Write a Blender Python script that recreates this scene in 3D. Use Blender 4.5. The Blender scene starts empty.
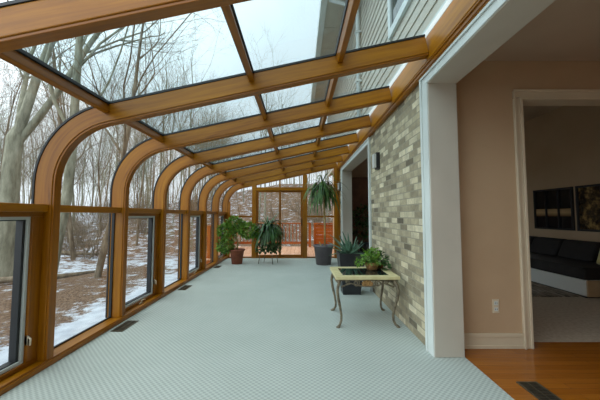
import bpy, math, random
from mathutils import Vector, Matrix, noise
PI = math.pi
S = bpy.context.scene
COL = S.collection
H = 1.143

# ------------------------------------------------------------------ camera, sky, sun, exposure
cam_d = bpy.data.cameras.new('camera'); cam = bpy.data.objects.new('camera', cam_d); COL.objects.link(cam)
cam_d.lens = 18; cam_d.sensor_width = 36; cam_d.shift_y = -3/600; cam_d.clip_start = .02; cam_d.clip_end = 400
cam.location = (0, 0, H)
cam.rotation_euler = (PI/2 + math.atan(300/5000), 0, -math.atan(1/300))
S.camera = cam
W = bpy.data.worlds.new('world'); S.world = W; W.use_nodes = True
wn = W.node_tree.nodes; wl = W.node_tree.links
bg = wn['Background']; bg.inputs['Strength'].default_value = 1.0
tc = wn.new('ShaderNodeTexCoord'); sx = wn.new('ShaderNodeSeparateXYZ'); wl.new(tc.outputs['Generated'], sx.inputs[0])
rp = wn.new('ShaderNodeValToRGB'); wl.new(sx.outputs['Z'], rp.inputs[0])
rp.color_ramp.elements[0].position = 0.0; rp.color_ramp.elements[0].color = (.80, .86, .92, 1)
rp.color_ramp.elements[1].position = .8; rp.color_ramp.elements[1].color = (.98, 1.08, 1.12, 1)
cn = wn.new('ShaderNodeTexNoise'); cn.inputs['Scale'].default_value = 2.2; cn.inputs['Detail'].default_value = 4
wl.new(tc.outputs['Generated'], cn.inputs['Vector'])
cm = wn.new('ShaderNodeMapRange'); cm.inputs['From Min'].default_value = .3; cm.inputs['From Max'].default_value = .7
cm.inputs['To Min'].default_value = .88; cm.inputs['To Max'].default_value = 1.08
wl.new(cn.outputs[0], cm.inputs['Value'])
vm = wn.new('ShaderNodeVectorMath'); vm.operation = 'SCALE'; wl.new(rp.outputs[0], vm.inputs[0]); wl.new(cm.outputs[0], vm.inputs['Scale'])
# brighter cloud behind the camera and to the left, where the veiled sun stands
dt = wn.new('ShaderNodeVectorMath'); dt.operation = 'DOT_PRODUCT'; wl.new(tc.outputs['Generated'], dt.inputs[0]); dt.inputs[1].default_value = Vector((-.74, -.30, .62)).normalized()
lr = wn.new('ShaderNodeMapRange'); lr.interpolation_type = 'SMOOTHSTEP'; lr.inputs['From Min'].default_value = .05; lr.inputs['From Max'].default_value = 1.0
lr.inputs['To Min'].default_value = 1.0; lr.inputs['To Max'].default_value = 2.3; wl.new(dt.outputs['Value'], lr.inputs['Value'])
vm2 = wn.new('ShaderNodeVectorMath'); vm2.operation = 'SCALE'; wl.new(vm.outputs[0], vm2.inputs[0]); wl.new(lr.outputs[0], vm2.inputs['Scale'])
wl.new(vm2.outputs[0], bg.inputs['Color'])
S.view_settings.view_transform = 'Standard'; S.view_settings.look = 'None'; S.view_settings.gamma = 1
S.view_settings.use_curve_mapping = False
S.view_settings.exposure = 0.25

# ------------------------------------------------------------------ materials
def srgb(r, g, b):
    f = lambda c: ((c/255+.055)/1.055)**2.4 if c/255 > .04045 else c/255/12.92
    return (f(r), f(g), f(b), 1)
def mat(name, color=(.5, .5, .5, 1), rough=.6, metal=0, spec=.5, trans=0):
    m = bpy.data.materials.new(name); m.use_nodes = True
    b = m.node_tree.nodes['Principled BSDF']
    b.inputs['Base Color'].default_value = color; b.inputs['Roughness'].default_value = rough
    b.inputs['Metallic'].default_value = metal; b.inputs['Specular IOR Level'].default_value = spec
    return m
def N(m, t): return m.node_tree.nodes.new(t)
def L(m, a, b): m.node_tree.links.new(a, b)
def BS(m): return m.node_tree.nodes['Principled BSDF']
def ramp(m, src, stops):
    r = N(m, 'ShaderNodeValToRGB'); L(m, src, r.inputs[0]); e = r.color_ramp.elements
    while len(e) < len(stops): e.new(.5)
    for i, (p, c) in enumerate(stops): e[i].position = p; e[i].color = c
    return r.outputs[0]
def coord(m, kind='Object', scale=(1, 1, 1), rot=(0, 0, 0)):
    t = N(m, 'ShaderNodeTexCoord'); mp = N(m, 'ShaderNodeMapping'); L(m, t.outputs[kind], mp.inputs['Vector'])
    mp.inputs['Scale'].default_value = scale; mp.inputs['Rotation'].default_value = rot
    return mp.outputs[0]
def nz(m, vec, scale, detail=3, rough=.5, dist=0):
    n = N(m, 'ShaderNodeTexNoise'); L(m, vec, n.inputs['Vector']); n.inputs['Scale'].default_value = scale
    n.inputs['Detail'].default_value = detail; n.inputs['Roughness'].default_value = rough; n.inputs['Distortion'].default_value = dist
    return n.outputs[0]
def bump(m, h, strength=.3, dist=.01):
    b = N(m, 'ShaderNodeBump'); L(m, h, b.inputs['Height']); b.inputs['Strength'].default_value = strength; b.inputs['Distance'].default_value = dist
    L(m, b.outputs[0], BS(m).inputs['Normal'])
def mixc(m, fac, a, b, mode='MIX'):
    x = N(m, 'ShaderNodeMix'); x.data_type = 'RGBA'; x.blend_type = mode
    for sock, v in ((x.inputs[0], fac), (x.inputs[6], a), (x.inputs[7], b)):
        if isinstance(v, (int, float)): sock.default_value = v
        elif isinstance(v, tuple): sock.default_value = v
        else: L(m, v, sock)
    return x.outputs[2]
def noisy(name, c1, c2, scale=6, rough=.6, bmp=0, spec=.5, detail=4, metal=0):
    m = mat(name, c1, rough, metal, spec); v = coord(m)
    n = nz(m, v, scale, detail); L(m, ramp(m, n, [(.35, c1), (.65, c2)]), BS(m).inputs['Base Color'])
    if bmp: bump(m, n, bmp, .01)
    return m
def wood_uv(name, dark, mid, light, rough=.42, seams=False):
    m = mat(name, mid, rough, 0, .4)
    v = coord(m, 'UV', (1.2, 22, 1)); n = nz(m, v, 1.6, 5, .6, .6)
    v2 = coord(m, 'UV', (.6, 3, 1)); n2 = nz(m, v2, 1.3, 2)
    c = ramp(m, n, [(.25, dark), (.5, mid), (.78, light)])
    c = mixc(m, .35, c, ramp(m, n2, [(.3, dark), (.7, light)]))
    oi = N(m, 'ShaderNodeObjectInfo')
    hs = N(m, 'ShaderNodeHueSaturation'); L(m, c, hs.inputs['Color']); hs.inputs['Saturation'].default_value = 1.12
    mr = N(m, 'ShaderNodeMapRange'); L(m, oi.outputs['Random'], mr.inputs['Value']); mr.inputs['To Min'].default_value = .9; mr.inputs['To Max'].default_value = 1.1
    L(m, mr.outputs[0], hs.inputs['Value'])
    L(m, hs.outputs[0], BS(m).inputs['Base Color'])
    bump(m, n, .12, .003)
    return m
M = {}
M['wood'] = wood_uv('honey_pine', srgb(112, 66, 22), srgb(152, 100, 40), srgb(182, 130, 62), .38)
M['wood_dk'] = wood_uv('amber_pine', srgb(104, 60, 16), srgb(140, 86, 28), srgb(164, 108, 44), .35)
M['gasket'] = mat('black_gasket', (.012, .014, .016, 1), .5)
M['white'] = noisy('white_paint', srgb(206, 212, 208), srgb(213, 219, 215), 3, .45)
M['jamb'] = noisy('shaded_white_paint', srgb(186, 178, 164), srgb(192, 184, 170), 3, .5)  # trim paint with the jambs' dimmer, warmer shade put into its colour
M['alu'] = mat('pale_sash', srgb(186, 192, 190), .4)
M['black'] = mat('black_plastic', (.012, .012, .014, 1), .45)
def glass(name, tint, fac_mul=1.0):
    m = bpy.data.materials.new(name); m.use_nodes = True; nt = m.node_tree; nt.nodes.clear()
    o = nt.nodes.new('ShaderNodeOutputMaterial'); t = nt.nodes.new('ShaderNodeBsdfTransparent'); g = nt.nodes.new('ShaderNodeBsdfGlossy')
    g.inputs['Roughness'].default_value = .0; t.inputs[0].default_value = tint
    lw = nt.nodes.new('ShaderNodeLayerWeight'); lw.inputs[0].default_value = .5
    pw = nt.nodes.new('ShaderNodeMath'); pw.operation = 'POWER'; nt.links.new(lw.outputs['Facing'], pw.inputs[0]); pw.inputs[1].default_value = 4.5
    f = nt.nodes.new('ShaderNodeMath'); f.operation = 'MULTIPLY_ADD'; nt.links.new(pw.outputs[0], f.inputs[0]); f.inputs[1].default_value = .55*fac_mul; f.inputs[2].default_value = .025*fac_mul
    x = nt.nodes.new('ShaderNodeMixShader'); nt.links.new(f.outputs[0], x.inputs[0]); nt.links.new(t.outputs[0], x.inputs[1]); nt.links.new(g.outputs[0], x.inputs[2])
    nt.links.new(x.outputs[0], o.inputs[0]); return m
M['glass'] = glass('clear_glass', (.97, .985, .98, 1))
M['roof_glass'] = glass('tinted_roof_glass', (.85, .925, .94, 1))
M['black_glass'] = mat('smoked_glass', (.01, .02, .018, 1), .03, 0, .9)
# brick
def brick_mat():
    m = mat('cream_grey_brick', (.4, .4, .3, 1), .85, 0, .2)
    tcn = N(m, 'ShaderNodeTexCoord'); s = N(m, 'ShaderNodeSeparateXYZ'); L(m, tcn.outputs['Object'], s.inputs[0])
    c = N(m, 'ShaderNodeCombineXYZ'); L(m, s.outputs['Y'], c.inputs['X']); L(m, s.outputs['Z'], c.inputs['Y'])
    b = N(m, 'ShaderNodeTexBrick'); L(m, c.outputs[0], b.inputs['Vector'])
    b.inputs['Scale'].default_value = 1; b.inputs['Brick Width'].default_value = .205; b.inputs['Row Height'].default_value = .0655
    b.inputs['Mortar Size'].default_value = .0055; b.inputs['Mortar Smooth'].default_value = .3; b.inputs['Bias'].default_value = 0
    b.inputs['Color1'].default_value = (0, 0, 0, 1); b.inputs['Color2'].default_value = (1, 1, 1, 1); b.inputs['Mortar'].default_value = (.45, .45, .45, 1)
    col = ramp(m, b.outputs['Color'], [(0, srgb(112, 104, 90)), (.12, srgb(150, 141, 120)), (.45, srgb(174, 163, 138)), (.7, srgb(196, 186, 158)), (1, srgb(232, 223, 196))])
    big = nz(m, c.outputs[0], 9, 5, .7)
    col = mixc(m, .55, col, ramp(m, big, [(.34, srgb(120, 110, 90)), (.5, srgb(178, 167, 140)), (.66, srgb(222, 212, 184))]), 'MULTIPLY')
    hs = N(m, 'ShaderNodeHueSaturation'); L(m, col, hs.inputs['Color']); hs.inputs['Value'].default_value = 1.32; hs.inputs['Saturation'].default_value = .9
    fine = nz(m, c.outputs[0], 60, 4, .7)
    col = mixc(m, b.outputs['Fac'], hs.outputs[0], srgb(158, 151, 132))
    col = mixc(m, .25, col, ramp(m, fine, [(.3, (.25, .25, .22, 1)), (.7, (1, 1, 1, 1))]), 'MULTIPLY')
    L(m, col, BS(m).inputs['Base Color'])
    mt = N(m, 'ShaderNodeMath'); mt.operation = 'MULTIPLY_ADD'; L(m, b.outputs['Fac'], mt.inputs[0]); mt.inputs[1].default_value = -1.0; L(m, fine, mt.inputs[2])
    bump(m, mt.outputs[0], .5, .006)
    return m
M['brick'] = brick_mat()
def carpet_mat():
    m = mat('loop_carpet', (.5, .55, .5, 1), .95, 0, .1)
    v = coord(m)
    s = N(m, 'ShaderNodeSeparateXYZ'); L(m, v, s.inputs[0])
    outs = []
    for ax in ('X', 'Y'):
        a = N(m, 'ShaderNodeMath'); a.operation = 'MULTIPLY'; L(m, s.outputs[ax], a.inputs[0]); a.inputs[1].default_value = 2*PI/.040
        b = N(m, 'ShaderNodeMath'); b.operation = 'SINE'; L(m, a.outputs[0], b.inputs[0]); outs.append(b.outputs[0])
    p = N(m, 'ShaderNodeMath'); p.operation = 'MULTIPLY'; L(m, outs[0], p.inputs[0]); L(m, outs[1], p.inputs[1])
    f = nz(m, coord(m), 90, 3); big = nz(m, coord(m), 1.6, 4, .6)
    q = N(m, 'ShaderNodeMath'); q.operation = 'MULTIPLY_ADD'; L(m, f, q.inputs[0]); q.inputs[1].default_value = .6; L(m, p.outputs[0], q.inputs[2])
    col = ramp(m, q.outputs[0], [(0, srgb(164, 172, 166)), (.2, srgb(177, 184, 178)), (.9, srgb(189, 196, 190))])
    col = mixc(m, .5, col, ramp(m, big, [(.35, (.86, .88, .87, 1)), (.65, (1, 1, 1, 1))]), 'MULTIPLY')
    L(m, col, BS(m).inputs['Base Color']); bump(m, q.outputs[0], .3, .003)
    return m
M['carpet'] = carpet_mat()
def oak_mat():
    m = mat('oak_strip_floor', (.4, .2, .05, 1), .16, 0, .5)
    v = coord(m)
    b = N(m, 'ShaderNodeTexBrick'); L(m, v, b.inputs['Vector']); b.inputs['Scale'].default_value = 1
    b.inputs['Brick Width'].default_value = .9; b.inputs['Row Height'].default_value = .062; b.inputs['Mortar Size'].default_value = .0008
    b.inputs['Color1'].default_value = srgb(152, 86, 22); b.inputs['Color2'].default_value = srgb(168, 100, 30); b.inputs['Mortar'].default_value = srgb(100, 52, 14)
    g = nz(m, coord(m, 'Object', (1.5, 28, 1)), 3, 5, .6, .5)
    L(m, mixc(m, .45, b.outputs['Color'], ramp(m, g, [(.3, (.55, .5, .42, 1)), (.65, (1, 1, 1, 1))]), 'MULTIPLY'), BS(m).inputs['Base Color'])
    return m
M['oak'] = oak_mat()
M['plaster'] = noisy('warm_plaster', srgb(188, 160, 128), srgb(194, 166, 134), 2, .7)
M['ceil'] = noisy('ceiling_paint', srgb(178, 158, 136), srgb(183, 163, 141), 2, .85)
M['trimw'] = noisy('cream_trim', srgb(206, 192, 166), srgb(212, 198, 172), 3, .4)
def siding_mat():
    m = mat('vinyl_siding', (.5, .5, .45, 1), .6)
    v = coord(m); s = N(m, 'ShaderNodeSeparateXYZ'); L(m, v, s.inputs[0])
    L(m, ramp(m, nz(m, v, 2, 3), [(.3, srgb(178, 172, 158)), (.7, srgb(190, 184, 170))]), BS(m).inputs['Base Color'])
    return m
M['siding'] = siding_mat()
def terrain_mat():
    m = mat('snow_and_leaf_litter', (.8, .8, .85, 1), .9, 0, .1)
    v = coord(m)
    lit = nz(m, v, 26, 5, .75)
    litc = ramp(m, lit, [(.28, srgb(40, 28, 20)), (.45, srgb(100, 76, 58)), (.58, srgb(136, 110, 88)), (.75, srgb(182, 160, 138))])
    at = N(m, 'ShaderNodeAttribute'); at.attribute_name = 'litter'
    big = nz(m, v, 2.0, 9, .82)
    a = N(m, 'ShaderNodeMath'); a.operation = 'ADD'; L(m, big, a.inputs[0]); L(m, at.outputs['Fac'], a.inputs[1])
    f = ramp(m, a.outputs[0], [(.49, (0, 0, 0, 1)), (.56, (1, 1, 1, 1))])
    snow = ramp(m, nz(m, v, 5, 4), [(.3, srgb(186, 194, 206)), (.7, srgb(222, 228, 236))])
    L(m, mixc(m, f, snow, litc), BS(m).inputs['Base Color']); bump(m, lit, .8, .05)
    return m
M['terrain'] = terrain_mat()
def bark(name, a, b, c):
    m = mat(name, a, .9, 0, .15); v = coord(m, 'Object', (1, 1, .25))
    n = nz(m, v, 7, 5, .65); L(m, ramp(m, n, [(.3, a), (.5, b), (.72, c)]), BS(m).inputs['Base Color']); bump(m, n, .6, .03)
    return m
M['bark'] = bark('grey_bark', srgb(100, 98, 84), srgb(140, 138, 120), srgb(172, 170, 152))
M['bark2'] = bark('brown_bark', srgb(82, 70, 58), srgb(122, 108, 90), srgb(156, 142, 122))
M['deckw'] = wood_uv('cedar_deck', srgb(184, 132, 104), srgb(220, 172, 142), srgb(238, 200, 174), .7)
M['deckrail'] = wood_uv('cedar_rail', srgb(130, 66, 34), srgb(168, 92, 52), srgb(192, 120, 76), .6)
M['leaf'] = noisy('bright_leaf', srgb(56, 102, 30), srgb(126, 166, 56), 14, .45)
M['leaf_d'] = noisy('dark_leaf', srgb(30, 62, 28), srgb(66, 104, 50), 10, .4)
M['leaf_b'] = noisy('blue_green_leaf', srgb(52, 82, 66), srgb(96, 130, 104), 9, .45)
M['terra'] = noisy('terracotta', srgb(124, 66, 46), srgb(152, 88, 62), 8, .75, .1)
M['taupe'] = noisy('taupe_pot', srgb(92, 84, 88), srgb(106, 98, 100), 5, .55)
M['blackpot'] = noisy('charcoal_pot', srgb(30, 30, 34), srgb(40, 40, 44), 5, .4)
M['soil'] = noisy('soil', srgb(38, 26, 18), srgb(62, 44, 30), 40, .95, .5)
M['iron'] = noisy('aged_iron', srgb(92, 84, 68), srgb(132, 120, 98), 30, .5, .1, .5, 3, .25)
M['stone'] = noisy('travertine', srgb(196, 184, 136), srgb(214, 203, 156), 12, .5)
M['wicker'] = noisy('wicker', srgb(120, 88, 48), srgb(170, 132, 82), 60, .8, .4)
M['sofaw'] = mat('white_upholstery', srgb(205, 205, 200), .6)
M['sofab'] = noisy('black_upholstery', srgb(26, 22, 22), srgb(36, 31, 31), 8, .75)
M['sofat'] = noisy('tan_panel', srgb(170, 142, 108), srgb(180, 152, 116), 5, .6)
M['lcarpet'] = noisy('beige_carpet', srgb(178, 160, 140), srgb(196, 180, 158), 30, .95, .3)
M['rug'] = None
M['vent'] = noisy('bronze_register', srgb(70, 62, 48), srgb(92, 82, 64), 20, .5, 0, .5, 3, .4)
M['stem'] = noisy('tan_stem', srgb(150, 128, 78), srgb(186, 164, 108), 12, .7)
M['frost'] = mat('frosted_shade', srgb(200, 202, 198), .5)
M['brown'] = noisy('dark_cabinet', srgb(92, 60, 42), srgb(112, 76, 52), 5, .5)

# ------------------------------------------------------------------ mesh helpers
class MB:
    def __init__(s): s.v = []; s.f = []; s.uv = []
    def quad(s, idx, uvs=None):
        s.f.append(tuple(idx)); s.uv.append(uvs or [(0, 0)]*len(idx))
    def box(s, x0, y0, z0, x1, y1, z1):
        P = [(x0, y0, z0), (x1, y0, z0), (x1, y1, z0), (x0, y1, z0), (x0, y0, z1), (x1, y0, z1), (x1, y1, z1), (x0, y1, z1)]
        return s.hexa(P)
    def hexa(s, P):
        b = len(s.v); s.v += [tuple(p) for p in P]
        d = [(Vector(P[1])-Vector(P[0])).length, (Vector(P[3])-Vector(P[0])).length, (Vector(P[4])-Vector(P[0])).length]
        ax = d.index(max(d))
        loc = [(0, 0, 0), (d[0], 0, 0), (d[0], d[1], 0), (0, d[1], 0), (0, 0, d[2]), (d[0], 0, d[2]), (d[0], d[1], d[2]), (0, d[1], d[2])]
        off = random.random()*7
        for q in ((0, 3, 2, 1), (4, 5, 6, 7), (0, 1, 5, 4), (2, 3, 7, 6), (1, 2, 6, 5), (3, 0, 4, 7)):
            uv = []
            for i in q:
                c = loc[i]; o = [c[k] for k in range(3) if k != ax]; uv.append((c[ax]+off, o[0]+o[1]+off))
            s.quad([b+i for i in q], uv)
        return s
    def tube(s, pts, rads, n=8, cap=True, up=None):
        """tube along points"""
        pts = [Vector(p) for p in pts]; b = len(s.v); u = 0; us = []
        prev = None
        for i, p in enumerate(pts):
            t = (pts[min(i+1, len(pts)-1)] - pts[max(i-1, 0)])
            if t.length < 1e-9: t = Vector((0, 0, 1))
            t.normalize()
            if prev is None:
                a = Vector((1, 0, 0)) if abs(t.x) < .8 else Vector((0, 1, 0)); e = t.cross(a).normalized()
            else:
                e = (prev - t*prev.dot(t))
                if e.length < 1e-6: e = t.orthogonal()
                e.normalize()
            prev = e; f = t.cross(e); r = rads[i] if isinstance(rads, (list, tuple)) else rads
            for k in range(n):
                an = 2*PI*k/n; s.v.append(tuple(p + e*(r*math.cos(an)) + f*(r*math.sin(an))))
            if i: u += (p-pts[i-1]).length
            us.append(u)
        for i in range(len(pts)-1):
            for k in range(n):
                a = b+i*n+k; c = b+i*n+(k+1) % n
                s.quad([a, c, c+n, a+n], [(us[i], k*.02), (us[i], (k+1)*.02), (us[i+1], (k+1)*.02), (us[i+1], k*.02)])
        if cap:
            s.quad([b+k for k in reversed(range(n))]); e = b+(len(pts)-1)*n; s.quad([e+k for k in range(n)])
        return s
    def lathe(s, prof, cx, cy, z0, n=24, sq=None, rot=0):
        """profile [(r,z)]; sq=True gives square section"""
        b = len(s.v)
        for r, z in prof:
            for k in range(n):
                an = 2*PI*k/n + rot; rr = r
                if sq: q = max(abs(math.cos(an-rot)), abs(math.sin(an-rot))); rr = r/q
                s.v.append((cx+rr*math.cos(an), cy+rr*math.sin(an), z0+z))
        for i in range(len(prof)-1):
            for k in range(n):
                a = b+i*n+k; c = b+i*n+(k+1) % n; s.quad([a, c, c+n, a+n])
        s.quad([b+k for k in reversed(range(n))]); e = b+(len(prof)-1)*n; s.quad([e+k for k in range(n)])
        return s
    def blade(s, base, d, length, width, droop, seg=6, fold=.25, tip=.02, wf=None):
        """long leaf: starts at base along d, drooping under gravity, V section"""
        p = Vector(base); d = Vector(d).normalized(); b = len(s.v); st = length/seg
        side = d.cross(Vector((0, 0, 1)))
        if side.length < .05: side = Vector((1, 0, 0))
        side.normalize()
        for i in range(seg+1):
            t = i/seg; w = width*(wf(t) if wf else math.sin(PI*min(1, .12+t*.88))**.6)*.5
            if i == seg: w = width*tip
            nrm = side.cross(d).normalized()
            s.v += [tuple(p-side*w+nrm*w*fold), tuple(p), tuple(p+side*w+nrm*w*fold)]
            d = (d + Vector((0, 0, -droop/seg))).normalized(); p = p + d*st
        for i in range(seg):
            a = b+i*3; s.quad([a, a+1, a+4, a+3]); s.quad([a+1, a+2, a+5, a+4])
        return s
    def leaf(s, p, d, L_, w, nrm):
        p = Vector(p); d = Vector(d).normalized(); sd = d.cross(nrm)
        if sd.length < .01: sd = d.orthogonal()
        sd.normalize(); up = sd.cross(d)
        b = len(s.v)
        s.v += [tuple(p), tuple(p+d*L_*.45-sd*w*.5+up*w*.15), tuple(p+d*L_), tuple(p+d*L_*.45+sd*w*.5+up*w*.15), tuple(p+d*L_*.5)]
        s.quad([b, b+1, b+4]); s.quad([b+1, b+2, b+4]); s.quad([b+2, b+3, b+4]); s.quad([b+3, b, b+4])
        return s
    def build(s, name, m, parent=None, smooth=False, bevel=0, seg=2, attr=None):
        me = bpy.data.meshes.new(name); me.from_pydata(s.v, [], s.f); me.validate(clean_customdata=False)
        uvl = me.uv_layers.new(name='UVMap')
        flat = [c for f in s.uv for uv in f for c in uv]
        if len(flat) == len(uvl.data)*2: uvl.data.foreach_set('uv', flat)
        me.materials.append(m)
        if smooth: me.polygons.foreach_set('use_smooth', [True]*len(me.polygons))
        o = bpy.data.objects.new(name, me); COL.objects.link(o)
        if parent is not None: o.parent = parent; o.matrix_parent_inverse = Matrix.Translation(parent.location).inverted() if parent.get('_w') else Matrix()
        if bevel:
            bv = o.modifiers.new('bevel', 'BEVEL'); bv.width = bevel; bv.segments = seg; bv.limit_method = 'ANGLE'; bv.angle_limit = .7
        me.update(); return o
def tag(o, label=None, cat=None, group=None, kind=None):
    if label: o['label'] = label
    if cat: o['category'] = cat
    if group: o['group'] = group
    if kind: o['kind'] = kind
    return o
def empty(name, loc=(0, 0, 0), rz=0, label=None, cat=None, group=None, kind=None):
    o = bpy.data.objects.new(name, None); o.location = loc; o.rotation_euler = (0, 0, rz); COL.objects.link(o)
    o.empty_display_size = .1
    return tag(o, label, cat, group, kind)
def copy_tree(o, parent=None):
    c = o.copy(); COL.objects.link(c)
    if parent is not None: c.parent = parent
    for ch in [x for x in o.children]: copy_tree(ch, c)
    return c
def struct(name, mb, m, **k):
    o = mb.build(name, m, **k); o['kind'] = 'structure'; return o

# ------------------------------------------------------------------ dimensions
XI = -1.92; R = .5; ZA = 1.388; XC = XI+R; SL = math.radians(12.52); XB = 1.045; ZB = 2.447
XWALL = 1.105; YEND = 8.05; FRONT = 2.49; XH = 1.33; YH = 2.65
def pt(t, d):
    """point of the frame line offset d outward. t: 0..1 post, 1..2 arc, 2..3 slope"""
    if t <= 1: return (XI-d, .045+(ZA-.045)*t)
    a1 = PI/2+SL
    if t <= 2:
        a = PI+(a1-PI)*(t-1); return (XC+(R+d)*math.cos(a), ZA+(R+d)*math.sin(a))
    x0 = XC+R*math.cos(a1); z0 = ZA+R*math.sin(a1); k = t-2
    x = x0+(XB-x0)*k; z = z0+(ZB-z0)*k
    return (x-d*math.sin(SL), z+d*math.cos(SL))
TS = [0, .5, 1]+[1+i/12 for i in range(1, 13)]+[2.25, 2.5, 2.75, 3]
def sweep(mb, d0, d1, y0, y1, ts=TS):
    b = len(mb.v); u = 0; prev = None; us = []
    off = random.random()*9
    for t in ts:
        a = pt(t, d0); c = pt(t, d1)
        if prev: u += math.dist(a, prev)
        prev = a; us.append(u+off)
        mb.v += [(a[0], y0, a[1]), (a[0], y1, a[1]), (c[0], y1, c[1]), (c[0], y0, c[1])]
    w = [0, abs(y1-y0), abs(y1-y0)+abs(d1-d0), 2*abs(y1-y0)+abs(d1-d0), 2*abs(y1-y0)+2*abs(d1-d0)]
    for i in range(len(ts)-1):
        for k in range(4):
            p = b+i*4+k; q = b+i*4+(k+1) % 4
            mb.quad([p, p+4, q+4, q], [(us[i], w[k]), (us[i+1], w[k]), (us[i+1], w[k+1]), (us[i], w[k+1])])
    e = b+(len(ts)-1)*4; mb.quad([b, b+1, b+2, b+3]); mb.quad([e+3, e+2, e+1, e])
    return mb

# ------------------------------------------------------------------ floors, walls, ceiling
struct('floor', MB().box(-2.14, -2.2, -.18, XH+.006, YEND+.06, 0), M['carpet'])
struct('floor_hall', MB().box(XH+.006, -2.2, -.18, 5.0, 2.77, 0), M['oak'])
struct('floor_living', MB().box(XH+.006, 2.77, -.18, 5.0, 10.6, 0), M['lcarpet'])
# brick wall: pieces around the two cased openings
def wall_piece(name, y0, y1, z0, z1, m_in, x0=XWALL, x1=XH):
    return struct(name, MB().box(x0, y0, z0, x1, y1, z1), m_in)
HEAD = 2.27
mb = MB(); mb.box(XWALL, FRONT+.02, 0, XWALL+.1, 4.67-.02, 2.55); mb.box(XWALL, 7.55+.02, 0, XWALL+.1, YEND+.1, 2.55)
mb.box(XWALL, 4.65, HEAD, XWALL+.1, 7.57, 2.55); mb.box(XWALL, -2.2, HEAD, XWALL+.1, FRONT+.02, 2.55)
struct('wall_brick', mb, M['brick'])
mb = MB(); mb.box(XWALL+.1, FRONT+.02, 0, XH, 4.65, 2.62); mb.box(XWALL+.1, 7.57, 0, XH, 10.6, 3.3)
mb.box(XWALL+.1, 4.65, HEAD, XH, 7.57, 3.3); mb.box(XWALL+.1, -2.2, HEAD, XH, FRONT+.02, 2.62)
mb.box(XWALL+.1, 2.77, 2.62, XH, 4.65, 3.3)
struct('wall_hall_left', mb, M['plaster'])
CEIL = 2.545
mb = MB(); mb.box(XH, YH, 0, 2.02, 2.77, 3.3); mb.box(3.7, YH, 0, 5.0, 2.77, 3.3); mb.box(2.02, YH, 2.19, 3.7, 2.77, 3.3)
struct('wall_hall_end', mb, M['plaster'])
k = MB(); k.box(5.0, -2.2, 0, 5.1, 6.7, 3.3); k.box(5.0, 9.0, 0, 5.1, 10.6, 3.3); k.box(5.0, 6.7, 0, 5.1, 9.0, .6); k.box(5.0, 6.7, 2.4, 5.1, 9.0, 3.3)
struct('wall_hall_right', k, M['plaster'])
k = MB(); k.box(4.99, 6.7, .6, 5.11, 6.76, 2.4); k.box(4.99, 8.94, .6, 5.11, 9.0, 2.4); k.box(4.99, 6.76, .6, 5.11, 8.94, .66); k.box(4.99, 6.76, 2.34, 5.11, 8.94, 2.4); k.box(5.02, 7.83, .66, 5.07, 7.87, 2.34)
w_ = struct('window_12', k, M['trimw'])  # unseen window added to let daylight into the dark living room
MB().box(5.04, 6.76, .66, 5.046, 8.94, 2.34).build('pane', M['glass'], w_)
struct('wall_hall_back', MB().box(XH, -2.3, 0, 5.1, -2.2, 2.7), M['plaster'])
struct('ceiling_hall', MB().box(XH, -2.2, CEIL, 5.0, YH, 2.65), M['ceil'])
struct('ceiling_living', MB().box(XH, 2.77, 3.2, 5.0, 10.6, 3.3), M['ceil'])
struct('wall_sunroom_back', MB().box(-2.14, -2.3, 0, XH, -2.2, 2.6), M['plaster'])
struct('wall_living_back', MB().box(XWALL+.1, 10.6, 0, 5.1, 10.7, 3.3), M['plaster'])

# cased openings: jamb boards, soffit and face casings
def casing(n, y0, y1, cw=.095):
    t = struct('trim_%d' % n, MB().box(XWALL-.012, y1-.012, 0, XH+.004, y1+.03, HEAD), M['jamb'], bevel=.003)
    k = MB()
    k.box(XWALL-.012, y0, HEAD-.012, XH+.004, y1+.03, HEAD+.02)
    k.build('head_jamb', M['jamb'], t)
    k = MB(); k.box(XWALL-.022, y1-.005, 0, XWALL, y1+cw, HEAD-.005); k.box(XWALL-.034, y1+cw-.025, 0, XWALL-.0225, y1+cw+.005, HEAD+.054)
    k.build('far_casing', M['white'], t, bevel=.003)
    k = MB(); k.box(XWALL-.022, y0-.095*(n > 1), HEAD-.005, XWALL, y1+cw, HEAD+.075); k.box(XWALL-.034, y0-.1*(n > 1), HEAD+.055, XWALL-.0225, y1+cw+.005, HEAD+.08)
    k.build('head_casing', M['white'], t, bevel=.003)
    if n > 1:
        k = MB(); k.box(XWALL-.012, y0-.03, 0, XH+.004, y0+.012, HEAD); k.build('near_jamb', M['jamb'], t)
        k = MB(); k.box(XWALL-.022, y0-.095, 0, XWALL, y0+.005, HEAD-.005); k.box(XWALL-.034, y0-.1, 0, XWALL-.0225, y0-.07, HEAD+.054)
        k.build('near_casing', M['white'], t, bevel=.003)
    return t
casing(1, -2.2, FRONT, .115)
casing(2, 4.67, 7.55)
# door casing in the hall end wall and baseboard
t = MB(); t.box(1.93, YH-.02, 0, 1.984, YH, 2.19); t.box(1.925, YH-.032, 0, 1.945, YH-.021, 2.249); t.box(1.985, YH-.026, 0, 2.008, 2.79, 2.177)
t.box(1.93, YH-.02, 2.198, 3.78, YH, 2.26); t.box(1.925, YH-.032, 2.25, 3.785, YH-.021, 2.27); t.box(1.985, YH-.026, 2.178, 3.69, 2.79, 2.197); t.box(3.7, YH-.026, 0, 3.78, 2.79, 2.19)
struct('door_1', t, M['trimw'], bevel=.004)
t = MB(); t.box(XH+.012, YH-.014, 0, 1.93, YH, .1); t.box(XH+.012, YH-.02, 0, 1.93, YH, .03); t.box(XH+.012, YH-.019, .095, 1.93, YH, .125)
struct('baseboard_end', t, M['trimw'], bevel=.003)
o = empty('power_outlet', (1.705, YH-.004, .355), 0, 'white double power outlet plate above the baseboard beside the doorway', 'outlet')
MB().box(-.028, -.004, -.058, .028, .004, .058).build('cover_plate', M['trimw'], o, bevel=.002)
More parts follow.
